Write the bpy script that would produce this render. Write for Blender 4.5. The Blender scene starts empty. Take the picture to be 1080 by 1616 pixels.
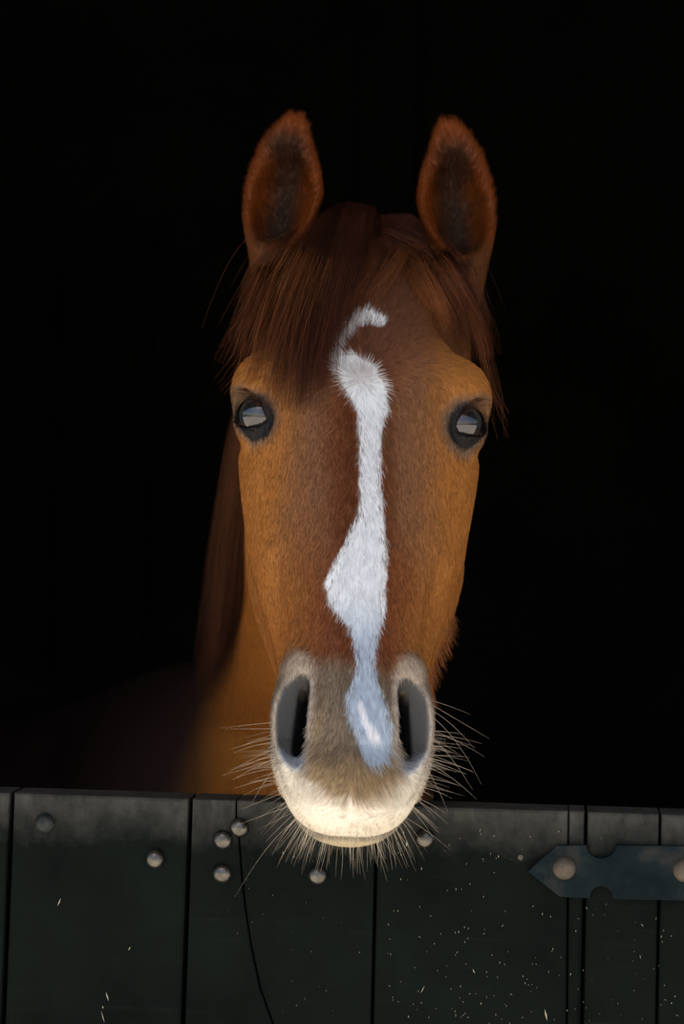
import bpy, bmesh, math, random
import numpy as np
from mathutils import Vector, Matrix
from mathutils.bvhtree import BVHTree

random.seed(7)
rng = np.random.default_rng(7)
SC = bpy.context.scene
COL = SC.collection
R = math.radians
PI = math.pi

# ------------------------------------------------------------------ camera
CAM_Z = 1.50
F = 3931.0                                   # focal length in pixels of the 1080 px wide frame
ROLL = R(-1.3)
cd = bpy.data.cameras.new('camera')
cam = bpy.data.objects.new('camera', cd)
COL.objects.link(cam)
cam.location = (0, 0, CAM_Z)
cam.rotation_euler = (R(90), ROLL, 0)
cd.sensor_fit = 'HORIZONTAL'
cd.sensor_width = 36
cd.lens = F / 1080 * 36
cd.dof.use_dof = True
cd.dof.focus_distance = 2.08
cd.dof.aperture_fstop = 9.0
SC.camera = cam

# ------------------------------------------------------------------ sky, sun, exposure
w = bpy.data.worlds.new('sky')
SC.world = w
w.use_nodes = True
nt = w.node_tree
bg = nt.nodes['Background']
sky = nt.nodes.new('ShaderNodeTexSky')
sky.sky_type = 'NISHITA'
sky.sun_disc = False
sky.sun_elevation = R(55)
sky.sun_rotation = R(200)
sky.air_density = 1.0
sky.dust_density = 1.5
nt.links.new(sky.outputs[0], bg.inputs[0])
bg.inputs[1].default_value = 0.11
sun_d = bpy.data.lights.new('sun', 'SUN')
sun_d.energy = 7.5
sun_d.angle = R(0.6)
sun_d.color = (1.0, 0.95, 0.88)
sun = bpy.data.objects.new('sun', sun_d)
COL.objects.link(sun)
sun.location = (-2, -3, 6)
sun.rotation_euler = (R(21), 0, R(-10))      # from behind the camera, high; the eave keeps it off the doorway
SC.view_settings.view_transform = 'Standard'
SC.view_settings.look = 'None'
SC.view_settings.gamma = 1
SC.view_settings.use_curve_mapping = False
SC.view_settings.exposure = 0.8


# ------------------------------------------------------------------ helpers
def ray(px, py):
    """direction (y = 1) of the sight line through a point of the photograph"""
    x, z = (px - 540) / F, (808 - py) / F
    c, s = math.cos(ROLL), math.sin(ROLL)
    return Vector((x * c + z * s, 1.0, -x * s + z * c))


def at(px, py, y):
    d = ray(px, py)
    return Vector((d.x * y, y, CAM_Z + d.z * y))


def tag(o, label=None, cat=None, group=None, kind=None):
    if label: o['label'] = label
    if cat: o['category'] = cat
    if group: o['group'] = group
    if kind: o['kind'] = kind
    return o


def link(name, data, parent=None, smooth=False):
    o = bpy.data.objects.new(name, data)
    COL.objects.link(o)
    if parent: o.parent = parent
    return o


def obj(name, bm, mat, parent=None, smooth=False):
    me = bpy.data.meshes.new(name)
    bmesh.ops.recalc_face_normals(bm, faces=bm.faces[:])
    bm.to_mesh(me)
    bm.free()
    me.materials.append(mat)
    if smooth:
        me.polygons.foreach_set('use_smooth', [True] * len(me.polygons))
    return link(name, me, parent)


def add_box(bm, a, b):
    x0, y0, z0 = a
    x1, y1, z1 = b
    vs = [bm.verts.new(p) for p in ((x0, y0, z0), (x1, y0, z0), (x1, y1, z0), (x0, y1, z0),
                                    (x0, y0, z1), (x1, y0, z1), (x1, y1, z1), (x0, y1, z1))]
    for f in ((0, 3, 2, 1), (4, 5, 6, 7), (0, 1, 5, 4), (1, 2, 6, 5), (2, 3, 7, 6), (3, 0, 4, 7)):
        bm.faces.new([vs[i] for i in f])


YAW = R(-5)                                  # the stable front stands a little askew to the lens
PIV = Vector((0, 2.12, 0))
BM = Matrix.Translation(PIV) @ Matrix.Rotation(YAW, 4, 'Z') @ Matrix.Translation(-PIV)
BMI = BM.inverted()


def placed(o):
    o.matrix_world = BM
    return o


def nodes(name):
    m = bpy.data.materials.new(name)
    m.use_nodes = True
    n = m.node_tree
    return m, n, n.nodes['Principled BSDF'], n.nodes, n.links


def plain(name, col, rough=0.6, metal=0.0, spec=0.5):
    m, n, p, N, L = nodes(name)
    p.inputs['Base Color'].default_value = (*col, 1)
    p.inputs['Roughness'].default_value = rough
    p.inputs['Metallic'].default_value = metal
    p.inputs['Specular IOR Level'].default_value = spec
    return m


def srgb(r, g, b):
    f = lambda c: (c / 255 / 12.92) if c / 255 <= 0.04045 else ((c / 255 + 0.055) / 1.055) ** 2.4
    return (f(r), f(g), f(b))


def ramp(N, L, src, stops, interp='LINEAR'):
    r = N.new('ShaderNodeValToRGB')
    r.color_ramp.interpolation = interp
    e = r.color_ramp.elements
    while len(e) < len(stops): e.new(0.5)
    for i, (p, c) in enumerate(stops):
        e[i].position = p
        e[i].color = (*c, 1) if len(c) == 3 else c
    L.new(src, r.inputs[0])
    return r


def noise(N, L, scale, detail=4, rough=0.5, vec=None, stretch=None):
    t = N.new('ShaderNodeTexNoise')
    t.inputs['Scale'].default_value = scale
    t.inputs['Detail'].default_value = detail
    t.inputs['Roughness'].default_value = rough
    tc = N.new('ShaderNodeTexCoord')
    src = tc.outputs['Object']
    if stretch:
        mp = N.new('ShaderNodeMapping')
        mp.inputs['Scale'].default_value = stretch
        L.new(src, mp.inputs[0])
        src = mp.outputs[0]
    L.new(src, t.inputs['Vector'])
    return t


def mixc(N, L, fac, a, b, mode='MIX'):
    m = N.new('ShaderNodeMix')
    m.data_type = 'RGBA'
    m.blend_type = mode
    for s, v in ((0, fac), (6, a), (7, b)):
        if hasattr(v, 'default_value') or hasattr(v, 'is_linked'):
            L.new(v, m.inputs[s])
        else:
            m.inputs[s].default_value = v if not isinstance(v, tuple) else ((*v, 1) if len(v) == 3 else v)
    return m.outputs[2]


# ------------------------------------------------------------------ materials of the building
def mat_door():
    m, n, p, N, L = nodes('green_painted_wood')
    base = ramp(N, L, noise(N, L, 9, 6, .6).outputs[0], [(.3, (.0013, .0024, .0018)), (.7, (.0048, .0078, .0060))])
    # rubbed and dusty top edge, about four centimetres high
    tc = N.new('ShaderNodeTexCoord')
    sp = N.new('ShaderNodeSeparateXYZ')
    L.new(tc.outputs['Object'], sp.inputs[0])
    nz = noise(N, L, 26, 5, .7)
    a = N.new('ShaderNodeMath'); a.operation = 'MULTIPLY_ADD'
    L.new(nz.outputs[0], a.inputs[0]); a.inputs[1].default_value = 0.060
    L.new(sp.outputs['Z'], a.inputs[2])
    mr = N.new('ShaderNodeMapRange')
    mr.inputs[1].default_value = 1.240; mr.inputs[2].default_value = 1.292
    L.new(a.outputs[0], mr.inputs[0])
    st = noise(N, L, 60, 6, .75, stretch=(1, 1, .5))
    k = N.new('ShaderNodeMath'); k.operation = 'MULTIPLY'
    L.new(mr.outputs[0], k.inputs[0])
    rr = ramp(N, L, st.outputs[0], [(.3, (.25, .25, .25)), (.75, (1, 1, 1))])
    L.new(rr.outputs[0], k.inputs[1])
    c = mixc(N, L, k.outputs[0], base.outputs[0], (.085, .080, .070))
    # scuffs across the grain
    sc = noise(N, L, 16, 6, .8, stretch=(.35, 1, 9))
    r2 = ramp(N, L, sc.outputs[0], [(.60, (0, 0, 0)), (.78, (.45, .45, .45))])
    c = mixc(N, L, r2.outputs[0], c, (.020, .024, .021))
    L.new(c, p.inputs['Base Color'])
    p.inputs['Roughness'].default_value = .7
    p.inputs['Specular IOR Level'].default_value = .06
    gr = noise(N, L, 55, 6, .65, stretch=(3.2, 1, .16))
    g2 = noise(N, L, 220, 3, .6)
    ad = N.new('ShaderNodeMath'); ad.operation = 'MULTIPLY_ADD'
    L.new(g2.outputs[0], ad.inputs[0]); ad.inputs[1].default_value = .35
    L.new(gr.outputs[0], ad.inputs[2])
    b = N.new('ShaderNodeBump')
    b.inputs['Strength'].default_value = .6
    b.inputs['Distance'].default_value = .0020
    L.new(ad.outputs[0], b.inputs['Height'])
    L.new(b.outputs[0], p.inputs['Normal'])
    return m


def mat_mottled(name, a, b, c, scale, rough, metal=0, spec=.5, bump=.4):
    m, n, p, N, L = nodes(name)
    r = ramp(N, L, noise(N, L, scale, 7, .65).outputs[0], [(.36, a), (.52, b), (.7, c)])
    L.new(r.outputs[0], p.inputs['Base Color'])
    p.inputs['Roughness'].default_value = rough
    p.inputs['Metallic'].default_value = metal
    p.inputs['Specular IOR Level'].default_value = spec
    bp = N.new('ShaderNodeBump')
    bp.inputs['Strength'].default_value = bump
    bp.inputs['Distance'].default_value = .001
    L.new(noise(N, L, scale * 3, 5, .6).outputs[0], bp.inputs['Height'])
    L.new(bp.outputs[0], p.inputs['Normal'])
    return m


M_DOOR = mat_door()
M_HINGE = mat_mottled('worn_dark_metal', (.002, .006, .008), (.005, .011, .013), (.028, .027, .024), 26, .65, 0, .08, .8)
M_BOLT = mat_mottled('worn_bolt_metal', (.05, .048, .045), (.10, .092, .08), (.17, .152, .125), 90, .26, .9)
M_BOLT_P = mat_mottled('painted_bolt', (.006, .009, .009), (.015, .018, .017), (.04, .04, .037), 90, .5, 0, .25)
M_BOLT_R = mat_mottled('rusty_bolt', (.02, .016, .012), (.05, .036, .022), (.10, .072, .045), 60, .6)
M_STRAW = plain('straw_chip', (.50, .44, .30), .8)
M_WALL = mat_mottled('limewashed_wall', (.30, .27, .23), (.40, .37, .32), (.48, .45, .40), 5, .9)
M_DARKWALL = mat_mottled('dark_stable_wall', (.020, .019, .015), (.032, .030, .024), (.05, .046, .038), 3, .95)  # very dark mottled tone for the inner walls
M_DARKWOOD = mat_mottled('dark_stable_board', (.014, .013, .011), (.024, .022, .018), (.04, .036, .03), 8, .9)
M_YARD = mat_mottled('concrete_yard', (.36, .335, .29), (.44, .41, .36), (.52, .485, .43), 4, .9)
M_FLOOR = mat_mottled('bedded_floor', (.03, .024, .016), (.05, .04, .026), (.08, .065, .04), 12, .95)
M_EAVE = mat_mottled('eave_board', (.03, .028, .025), (.045, .04, .035), (.06, .055, .05), 6, .8)


# ------------------------------------------------------------------ the setting
def struct(name, boxes, mat, parent=None):
    bm = bmesh.new()
    for a, b in boxes: add_box(bm, a, b)
    o = obj(name, bm, mat, parent)
    if not parent:
        o['kind'] = 'structure'
        placed(o)
    return o


YF = 2.16                                     # outer face of the stable wall
OX = .47                                      # half width of the doorway
struct('ground', [((-14, -32, -.10), (14, YF, 0))], M_YARD)
struct('floor', [((-2.4, YF, -.10), (2.4, 6.0, 0))], M_FLOOR)
struct('wall_front', [((-3.4, YF, 0), (-OX, YF + .24, 2.9)), ((OX, YF, 0), (3.4, YF + .24, 2.9)),
                      ((-OX, YF, 2.04), (OX, YF + .24, 2.9))], M_WALL)
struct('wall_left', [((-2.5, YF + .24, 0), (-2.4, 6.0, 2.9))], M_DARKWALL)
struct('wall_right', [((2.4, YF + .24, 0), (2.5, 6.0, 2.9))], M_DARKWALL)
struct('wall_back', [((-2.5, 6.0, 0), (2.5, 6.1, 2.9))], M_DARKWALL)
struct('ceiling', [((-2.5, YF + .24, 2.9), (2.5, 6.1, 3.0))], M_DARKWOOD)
e = struct('trim_1', [((-3.4, 1.42, 2.30), (3.4, YF, 2.34))], M_EAVE)
tag(e, 'dark boarded eave over the stable doorway')
struct('rafter', [((x, 1.44, 2.22), (x + .06, YF, 2.30)) for x in (-1.5, -.8, .74, 1.45)], M_EAVE, e)

# boards and a post at the back of the stable, in near darkness
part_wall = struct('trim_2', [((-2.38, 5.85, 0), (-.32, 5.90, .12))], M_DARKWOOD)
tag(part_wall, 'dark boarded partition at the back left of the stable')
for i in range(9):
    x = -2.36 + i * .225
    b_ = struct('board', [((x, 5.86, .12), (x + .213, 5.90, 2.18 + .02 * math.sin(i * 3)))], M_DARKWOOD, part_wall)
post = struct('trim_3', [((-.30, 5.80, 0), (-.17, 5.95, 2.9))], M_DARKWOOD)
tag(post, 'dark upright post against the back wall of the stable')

# ------------------------------------------------------------------ half door of planks
DY0, DY1 = 2.105, 2.150                      # door thickness, building frame


def on_door(px, py, lift=0.0):
    """point of the door face seen at that spot, in the building's own frame"""
    n = BM.to_3x3() @ Vector((0, -1, 0))
    p0 = BM @ Vector((0, DY0 - lift, 0))
    d = ray(px, py)
    o = Vector((0, 0, CAM_Z))
    t = (p0 - o).dot(n) / d.dot(n)
    return BMI @ (o + d * t)


door = bpy.data.objects.new('door_1', None)
COL.objects.link(door)
placed(door)
tag(door, 'dark green planked lower half of a stable door with dome bolts and a strap hinge', None, None, 'structure')


def top_z(x):
    a, b = on_door(0, 1251), on_door(1080, 1286)
    return a.z + (b.z - a.z) * (x - a.x) / (b.x - a.x)


def prism(poly, y0, y1, bev=0.0):
    """poly: (x, z) outline; returns bmesh of the slab between y0 (front) and y1"""
    bm = bmesh.new()
    fv = [bm.verts.new((x, y0, z)) for x, z in poly]
    f = bm.faces.new(fv)
    r = bmesh.ops.extrude_face_region(bm, geom=[f])
    for v in r['geom']:
        if isinstance(v, bmesh.types.BMVert): v.co.y = y1
    if bev:
        es = [e for e in bm.edges if all(abs(v.co.y - y0) < 1e-6 for v in e.verts)]
        bmesh.ops.bevel(bm, geom=es, offset=bev, segments=2, affect='EDGES', profile=.5)
    return bm


# joints as (pixel at the top edge, pixel at the frame's foot, half gap)
joints = [(-318, -330, .0017), (18, 4, .0018), (301, 289, .0019), (595, 587, .0011), (898, 895, .00045), (926, 919, .0013), (1043, 1037, .0009), (1330, 1330, .0017)]
crack = [(373, 1262), (373, 1292), (378, 1330), (381, 1375), (387, 1430), (396, 1490), (411, 1560), (431, 1616), (450, 1690)]


def edge_line(j, side):
    (a, b, g) = j
    p, q = on_door(a, 1262), on_door(b, 1616)
    k = (q.x - p.x) / (q.z - p.z)
    xb = q.x + k * (.10 - q.z)
    zt = top_z(p.x)
    return [(p.x + side * g, zt), (xb + side * g, .10)]


cr = [(on_door(*c).x, on_door(*c).z) for c in crack]
cr[0] = (cr[0][0], top_z(cr[0][0]))
cr.append((cr[-1][0] + .02, .10))
for i in range(len(joints) - 1):
    Lh, Rh = edge_line(joints[i], 1), edge_line(joints[i + 1], -1)
    y0 = DY0 + (0, .0012, -.0006, .0008, .0016, 0, .001)[i]
    if i == 2:
        g = .0006
        left = [Lh[0]] + [(x - g, z) for x, z in cr] + [Lh[1]]
        right = [Rh[0], Rh[1]] + [(x + g, z) for x, z in reversed(cr)]
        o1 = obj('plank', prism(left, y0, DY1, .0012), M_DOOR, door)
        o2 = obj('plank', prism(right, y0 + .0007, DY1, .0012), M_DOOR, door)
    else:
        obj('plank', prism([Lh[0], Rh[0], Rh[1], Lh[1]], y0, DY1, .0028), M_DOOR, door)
# ledge behind the planks
bm = bmesh.new()
add_box(bm, (-.43, DY1, .9), (.43, DY1 + .03, 1.02))
add_box(bm, (-.43, DY1, .25), (.43, DY1 + .03, .37))
obj('ledge', bm, M_DOOR, door)


def dome(r, h, flat=0.0):
    bm = bmesh.new()
    bmesh.ops.create_uvsphere(bm, u_segments=28, v_segments=16, radius=1)
    bmesh.ops.delete(bm, geom=[v for v in bm.verts if v.co.z < -.01], context='VERTS')
    for v in bm.verts:
        v.co = Vector((v.co.x * r, -v.co.z * h, v.co.y * r))
    return bm


dm = {}


def bolt(px, py, mat, parent, lift=0.0, r=.0085, h=.0075, name='bolt', tilt=0):
    key = (mat.name, r)
    if key not in dm:
        o = obj(name, dome(r, h), mat, parent, smooth=True)
        dm[key] = o.data
    else:
        o = link(name, dm[key], parent)
    o.location = on_door(px, py, lift)
    o.rotation_euler = (0, random.uniform(0, 6), 0)
    return o


for px, py in ((245, 1355), (352, 1325), (378, 1306), (351, 1378), (502, 1381), (671, 1323)):
    bolt(px, py, M_BOLT, door)
tag(bolt(71, 1299, M_BOLT_P, door), 'dome bolt painted over in dark green')
tag(bolt(822, 1353, M_BOLT_R, door, r=.0026, h=.0012, name='paint_chip'), 'small pale chipped spot')

# strap hinge with a pointed end and two round notches
hinge_px = [(833, 1374), (879, 1333), (925, 1333)]
for k in range(0, 11):
    a = PI - k * PI / 10
    hinge_px.append((949 + 23 * math.cos(a), 1333 + 20 * math.sin(a) * 1.0))
hinge_px += [(975, 1333), (1150, 1336), (1320, 1339), (1320, 1426), (1100, 1420), (970, 1418)]
for k in range(0, 11):
    a = k * PI / 10
    hinge_px.append((949 + 18 * math.cos(a), 1416 - 19 * math.sin(a)))
hinge_px += [(928, 1416), (884, 1414)]
hp = [(on_door(*q).x, on_door(*q).z) for q in hinge_px]
hinge = obj('strap_hinge', prism(hp, DY0 - .0052, DY0 - .0002, .0009), M_HINGE, door)
tag(hinge, 'blue-black iron strap hinge with a pointed tip')
tag(bolt(891, 1370, M_BOLT_R, hinge, .005, r=.0098, h=.0065), 'rusty worn bolt at the hinge tip')
bolt(1081, 1374, M_BOLT_R, hinge, .005, r=.0098, h=.0065)

# chips of straw and dust stuck to the planks
bm = bmesh.new()
spots = []
for i in range(230):
    px = random.uniform(610, 1078) if random.random() < .85 else random.uniform(320, 600)
    py = 1616 - abs(random.gauss(0, 130)) if random.random() < .45 else random.uniform(1310, 1616)
    if px > 825 and 1325 < py < 1425 and random.random() < .9: continue
    if py < 1300: continue
    spots.append((px, py, random.uniform(.6, 2.0), random.uniform(.5, 1.1), random.gauss(0, .6)))
spots += [(93, 1424, 5, 1.3, .4), (169, 1573, 5, 1.6, -.3), (162, 1590, 1.6, 1.4, 0), (162, 1605, 7, 1, -.3), (447, 1346, 2.6, 1.8, 0), (464, 1352, 2.4, 1.5, .3),
          (862, 1602, 7, 2, -.2), (371, 1414, 1.8, 1.5, 0), (362, 1436, 1.5, 1.5, 0), (642, 1332, 3, 2, .2), (375, 1473, 2, 2, 0),
          (204, 1497, 2.5, 1.2, .5), (1014, 1460, 4, 1.5, -.6), (1011, 1510, 4, 1.2, -.3), (748, 1533, 3, 1.4, -.4), (667, 1562, 5, 1.1, .5)]
for px, py, ln, wd, an in spots:
    c = on_door(px, py)
    s = 1 / 1854
    u = Vector((math.sin(an), 0, math.cos(an))) * ln * s * 1.5
    v = Vector((math.cos(an), 0, -math.sin(an))) * wd * s * .9
    q = [c - u, c - v * .9 + u * .2, c + u, c + v - u * .1]
    lo = [bm.verts.new((p.x, DY0 + .001, p.z)) for p in q]
    mid = bm.verts.new((c.x, DY0 - .0012, c.z))
    for k in range(4): bm.faces.new((lo[k], lo[(k + 1) % 4], mid))
tag(obj('straw_flecks', bm, M_STRAW, door), 'pale flecks of straw and dust stuck on the planks', kind='stuff')

# ------------------------------------------------------------------ the horse: shape as one implicit surface
TAU = R(30)
HROLL = R(0.9)
HYAW = R(0.6)
O = at(573, 600, 2.17)                       # whorl of the forehead
Hm = Matrix.Translation(O) @ Matrix.Rotation(HYAW, 4, 'Z') @ Matrix.Rotation(HROLL, 4, 'Y')
# local axes: x lateral, V out of the forehead, W up the face
_b = Matrix(((1, 0, 0), (0, -math.cos(TAU), math.sin(TAU)), (0, math.sin(TAU), math.cos(TAU))))   # columns x, V, W
HB = (Hm.to_3x3() @ _b)
HBn = np.array(HB, dtype=np.float32)
On = np.array(O, dtype=np.float32)


def to_local(P):
    return (P - On) @ HBn                    # columns x, V, W


def to_world(Q):
    return np.asarray(Q, np.float32) @ HBn.T + On


# sections of the head, cm: W, then (x, V) from the bridge round to the underside
ST = [
    (24, [(0, -7), (2, -7.2), (3.5, -8), (4.6, -9.5), (5, -11.5), (4.9, -13.5), (4, -16), (2, -17.5), (0, -18)]),
    (19, [(0, -4.2), (2.6, -4.6), (5.0, -5.8), (6.8, -8), (7.8, -11), (7.9, -14), (6.6, -17), (3, -19), (0, -19.6)]),
    (13, [(0, -1.6), (3.2, -2.0), (6.2, -3.4), (8.5, -6), (9.7, -9.5), (9.6, -13.5), (8.0, -19), (4, -22.5), (0, -23)]),
    (7, [(0, -.2), (3.6, -.5), (6.8, -1.8), (9.2, -4.2), (10, -7.5), (9.6, -13), (8.2, -20), (4.5, -24), (0, -24.5)]),
    (2.5, [(0, .05), (3.6, -.2), (7, -1.1), (9.7, -3), (10.7, -6), (10.2, -11), (9.2, -18), (5.5, -24), (0, -25)]),
    (-1, [(0, 0), (3.5, -.25), (6.8, -1.3), (9.2, -3.4), (10.1, -6.3), (10, -11), (9.4, -17.5), (6, -23.5), (0, -24.5)]),
    (-6, [(0, 0), (3.2, -.3), (6.2, -1.7), (8.6, -4.2), (9.9, -7.2), (9.9, -11.5), (9.2, -17), (6, -22.2), (0, -23)]),
    (-12, [(0, 0), (2.9, -.3), (5.3, -1.9), (7.4, -4.7), (9.1, -7.5), (9.5, -11.5), (8.7, -16), (5.6, -20), (0, -20.6)]),
    (-17, [(0, 0), (2.6, -.3), (4.5, -1.8), (6.0, -4.4), (7.7, -7.4), (8.4, -11), (7.6, -15), (4.8, -17.8), (0, -18)]),
    (-22, [(0, 0), (2.4, -.3), (4.0, -1.6), (4.9, -3.8), (5.9, -6.4), (6.8, -9.5), (6.4, -12.5), (4, -15), (0, -15)]),
    (-27, [(0, -.05), (2.4, -.4), (4.1, -1.5), (5.0, -3.2), (5.4, -5.4), (5.6, -7.8), (5, -10), (3, -11.5), (0, -11.6)]),
    (-32, [(0, -.1), (2.5, -.5), (4.3, -1.6), (5.4, -3.2), (5.8, -5.2), (5.7, -7), (4.8, -8.6), (2.8, -9.4), (0, -9.5)]),
    (-36, [(0, -.7), (2.3, -1.0), (4.2, -2.0), (5.3, -3.5), (5.6, -5.0), (5.2, -6.6), (4.2, -7.8), (2.4, -8.5), (0, -8.6)]),
    (-42, [(0, -1.4), (2.2, -1.6), (3.9, -2.4), (4.9, -3.6), (5.2, -4.9), (4.9, -6.2), (4.0, -7.2), (2.3, -7.9), (0, -8)]),
]


def cubic(xs, ys, x):
    """Catmull-Rom through (xs, ys), xs rising"""
    xs = np.asarray(xs, float); ys = np.asarray(ys, float)
    m = np.gradient(ys, xs, axis=0)
    i = np.clip(np.searchsorted(xs, x) - 1, 0, len(xs) - 2)
    h = xs[i + 1] - xs[i]
    t = np.clip((x - xs[i]) / h, 0, 1)
    if ys.ndim > 1:
        t = t[:, None]; h = h[:, None]
    return ((2 * t**3 - 3 * t**2 + 1) * ys[i] + (t**3 - 2 * t**2 + t) * h * m[i]
            + (-2 * t**3 + 3 * t**2) * ys[i + 1] + (t**3 - t**2) * h * m[i + 1])


NPH, NW = 90, 260
W0, W1 = -.42, .24
ph_grid = np.linspace(0, PI, NPH)
rows, vcs, wss = [], [], []
for W_, pts in sorted(ST):
    pts = np.array(pts) / 100
    vc = (pts[0, 1] * .45 + pts[-1, 1] * .55) if W_ > -25 else (pts[0, 1] + pts[-1, 1]) / 2
    s = np.r_[0, np.cumsum(np.hypot(*np.diff(pts, axis=0).T))]
    full = np.r_[pts[1:][::-1] * [-1, 1], pts, pts[:-1][::-1] * [-1, 1]]
    sf = np.r_[-s[1:][::-1], s, 2 * s[-1] - s[:-1][::-1]]
    d = cubic(sf, full, np.linspace(0, s[-1], 300))
    ph = np.arctan2(np.abs(d[:, 0]), d[:, 1] - vc)
    ph = np.maximum.accumulate(ph)
    rows.append(np.interp(ph_grid, ph, np.hypot(d[:, 0], d[:, 1] - vc)))
    vcs.append(vc); wss.append(W_ / 100)
wg = np.linspace(W0, W1, NW)
RT = cubic(wss, np.array(rows), wg).astype(np.float32)
VC = cubic(wss, np.array(vcs), wg).astype(np.float32)


def smin(a, b, k):
    h = np.clip(.5 + .5 * (b - a) / k, 0, 1)
    return b + (a - b) * h - k * h * (1 - h)


def smax(a, b, k):
    return -smin(-a, -b, k)


def ell(q, c, r, M=None):
    p = q - np.array(c, np.float32)
    if M is not None: p = p @ M
    r = np.array(r, np.float32)
    k0 = np.sqrt(((p / r)**2).sum(-1)) + 1e-9
    k1 = np.sqrt(((p / r**2)**2).sum(-1)) + 1e-9
    return k0 * (k0 - 1) / k1


def cone(q, a, b, ra, rb, sx=1.0):
    """tapered capsule; sx > 1 flattens it sideways"""
    a = np.array(a, np.float32); b = np.array(b, np.float32)
    S = np.array((sx, 1, 1), np.float32)
    p = (q - a) * S; ba = (b - a) * S
    h = np.clip((p @ ba) / (ba @ ba), 0, 1)
    d = np.linalg.norm(p - h[:, None] * ba, axis=-1) - (ra + (rb - ra) * h)
    return d / (1 + (sx - 1) * .3)


def frame(g, up):
    """orthonormal columns: a (along), b (across), g"""
    g = np.array(g, float); g /= np.linalg.norm(g)
    a = np.array(up, float); a -= g * (a @ g); a /= np.linalg.norm(a)
    return np.stack((a, np.cross(g, a), g), 1).astype(np.float32)


def head_core(q):
    x, V, W = np.abs(q[:, 0]), q[:, 1], q[:, 2]
    fw = np.clip((W - W0) / (W1 - W0) * (NW - 1), 0, NW - 1.001)
    i = fw.astype(int); t = fw - i
    vc = VC[i] * (1 - t) + VC[i + 1] * t
    ph = np.arctan2(x, V - vc) / PI * (NPH - 1)
    ph = np.clip(ph, 0, NPH - 1.001)
    j = ph.astype(int); u = ph - j
    Rr = (RT[i, j] * (1 - t) + RT[i + 1, j] * t) * (1 - u) + (RT[i, j + 1] * (1 - t) + RT[i + 1, j + 1] * t) * u
    e = np.clip((-.355 - W) / .050, 0, 1)
    e2 = np.clip((W - .14) / .075, 0, 1)
    sc = np.sqrt(np.maximum(1 - e**2.2, 1e-4)) * np.sqrt(np.maximum(1 - e2**2, 1e-4))
    r = np.hypot(x, V - vc)
    f = (r - Rr * sc) * .9
    f = np.maximum(f, np.maximum(-.405 - W, W - .235))
    return f


EYE_C = (.0870, -.048, -.012)
EYE_R = .0225
GAZE = (.74, .64, .02)
# ear: base point (local x, V, W), lean and widths along its length (m)
EAR_B = np.array([-.055, -.01, .02, .045, .07, .095, .118, .135, .147, .155])
EAR_H = np.array([.012, .022, .028, .0345, .0375, .0335, .0265, .0195, .0140, .009])
EAR_O = np.array([.0, .0, .0, .001, .003, .003, .002, .004, .006, .007])   # shift toward the mid line
EARS = {}


def ear_frame(side):
    if side < 0:
        base, tip = at(433, 405, 2.40), at(452, 178, 2.37)
    else:
        base, tip = at(730, 420, 2.40), at(722, 186, 2.37)
    up = (tip - base).normalized()
    fw = Vector((side * .20, -1, 0))
    fw = (fw - up * fw.dot(up)).normalized()
    lat = up.cross(fw) if side > 0 else fw.cross(up)
    # lateral axis points away from the mid line
    if lat.x * side < 0: lat = -lat
    L_ = (tip - base).length
    return np.array(base, np.float32), np.array((lat, up, fw), np.float32).T, L_


for s_ in (-1, 1): EARS[s_] = ear_frame(s_)


def ear_sdf(P, side):
    base, M, L_ = EARS[side]
    q = (P - base) @ M
    b = q[:, 1] * (.155 / L_)
    hw = np.interp(b, EAR_B, EAR_H)
    # smooth the profile
    hw = (hw + np.interp(b - .006, EAR_B, EAR_H) + np.interp(b + .006, EAR_B, EAR_H)) / 3
    of = np.interp(b, EAR_B, EAR_O)
    a = q[:, 0] + of
    c = q[:, 2]
    dp = hw * .95 + .002
    k = np.sqrt((a / hw)**2 + (c / dp)**2) + 1e-6
    outer = (k - 1) * np.minimum(hw, dp) * .95
    outer = np.maximum(outer, np.maximum(-.055 - b, (b - .153)))
    t = np.interp(b, [0, .03, .07, .095, .115, .135], [.012, .0085, .0090, .012, .018, .03])
    hi, di = np.maximum(hw - t, .0008), np.maximum(dp - t, .0008)
    k2 = np.sqrt((a / hi)**2 + ((c - .002) / di)**2) + 1e-6
    inner = (k2 - 1) * np.minimum(hi, di) * .95
    inner = smax(inner, (.012 - b), .012)
    rim = np.interp(b, [-.03, 0, .02, .05, .10, .15], [.04, .03, .018, .004, -.003, -.006])
    f = smax(outer, c - rim, .006)
    f = smax(f, -inner, .011)
    # inner fold at the base
    return f


def nostril_carve(q):
    x = np.abs(q[:, 0])
    t = (q[:, 2] + .322) / .040
    x = x + .0075 * np.minimum(t * t, 2.5) + .0035 * t
    qq = np.stack((x, q[:, 1], q[:, 2]), 1)
    M = frame((.48, .87, 0), (.02, 0, 1.0))
    # columns a (length), b (across), g (depth)
    return ell(qq, (.0518, -.0125, -.3230), (.0405, .0126, .0265), M)


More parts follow.
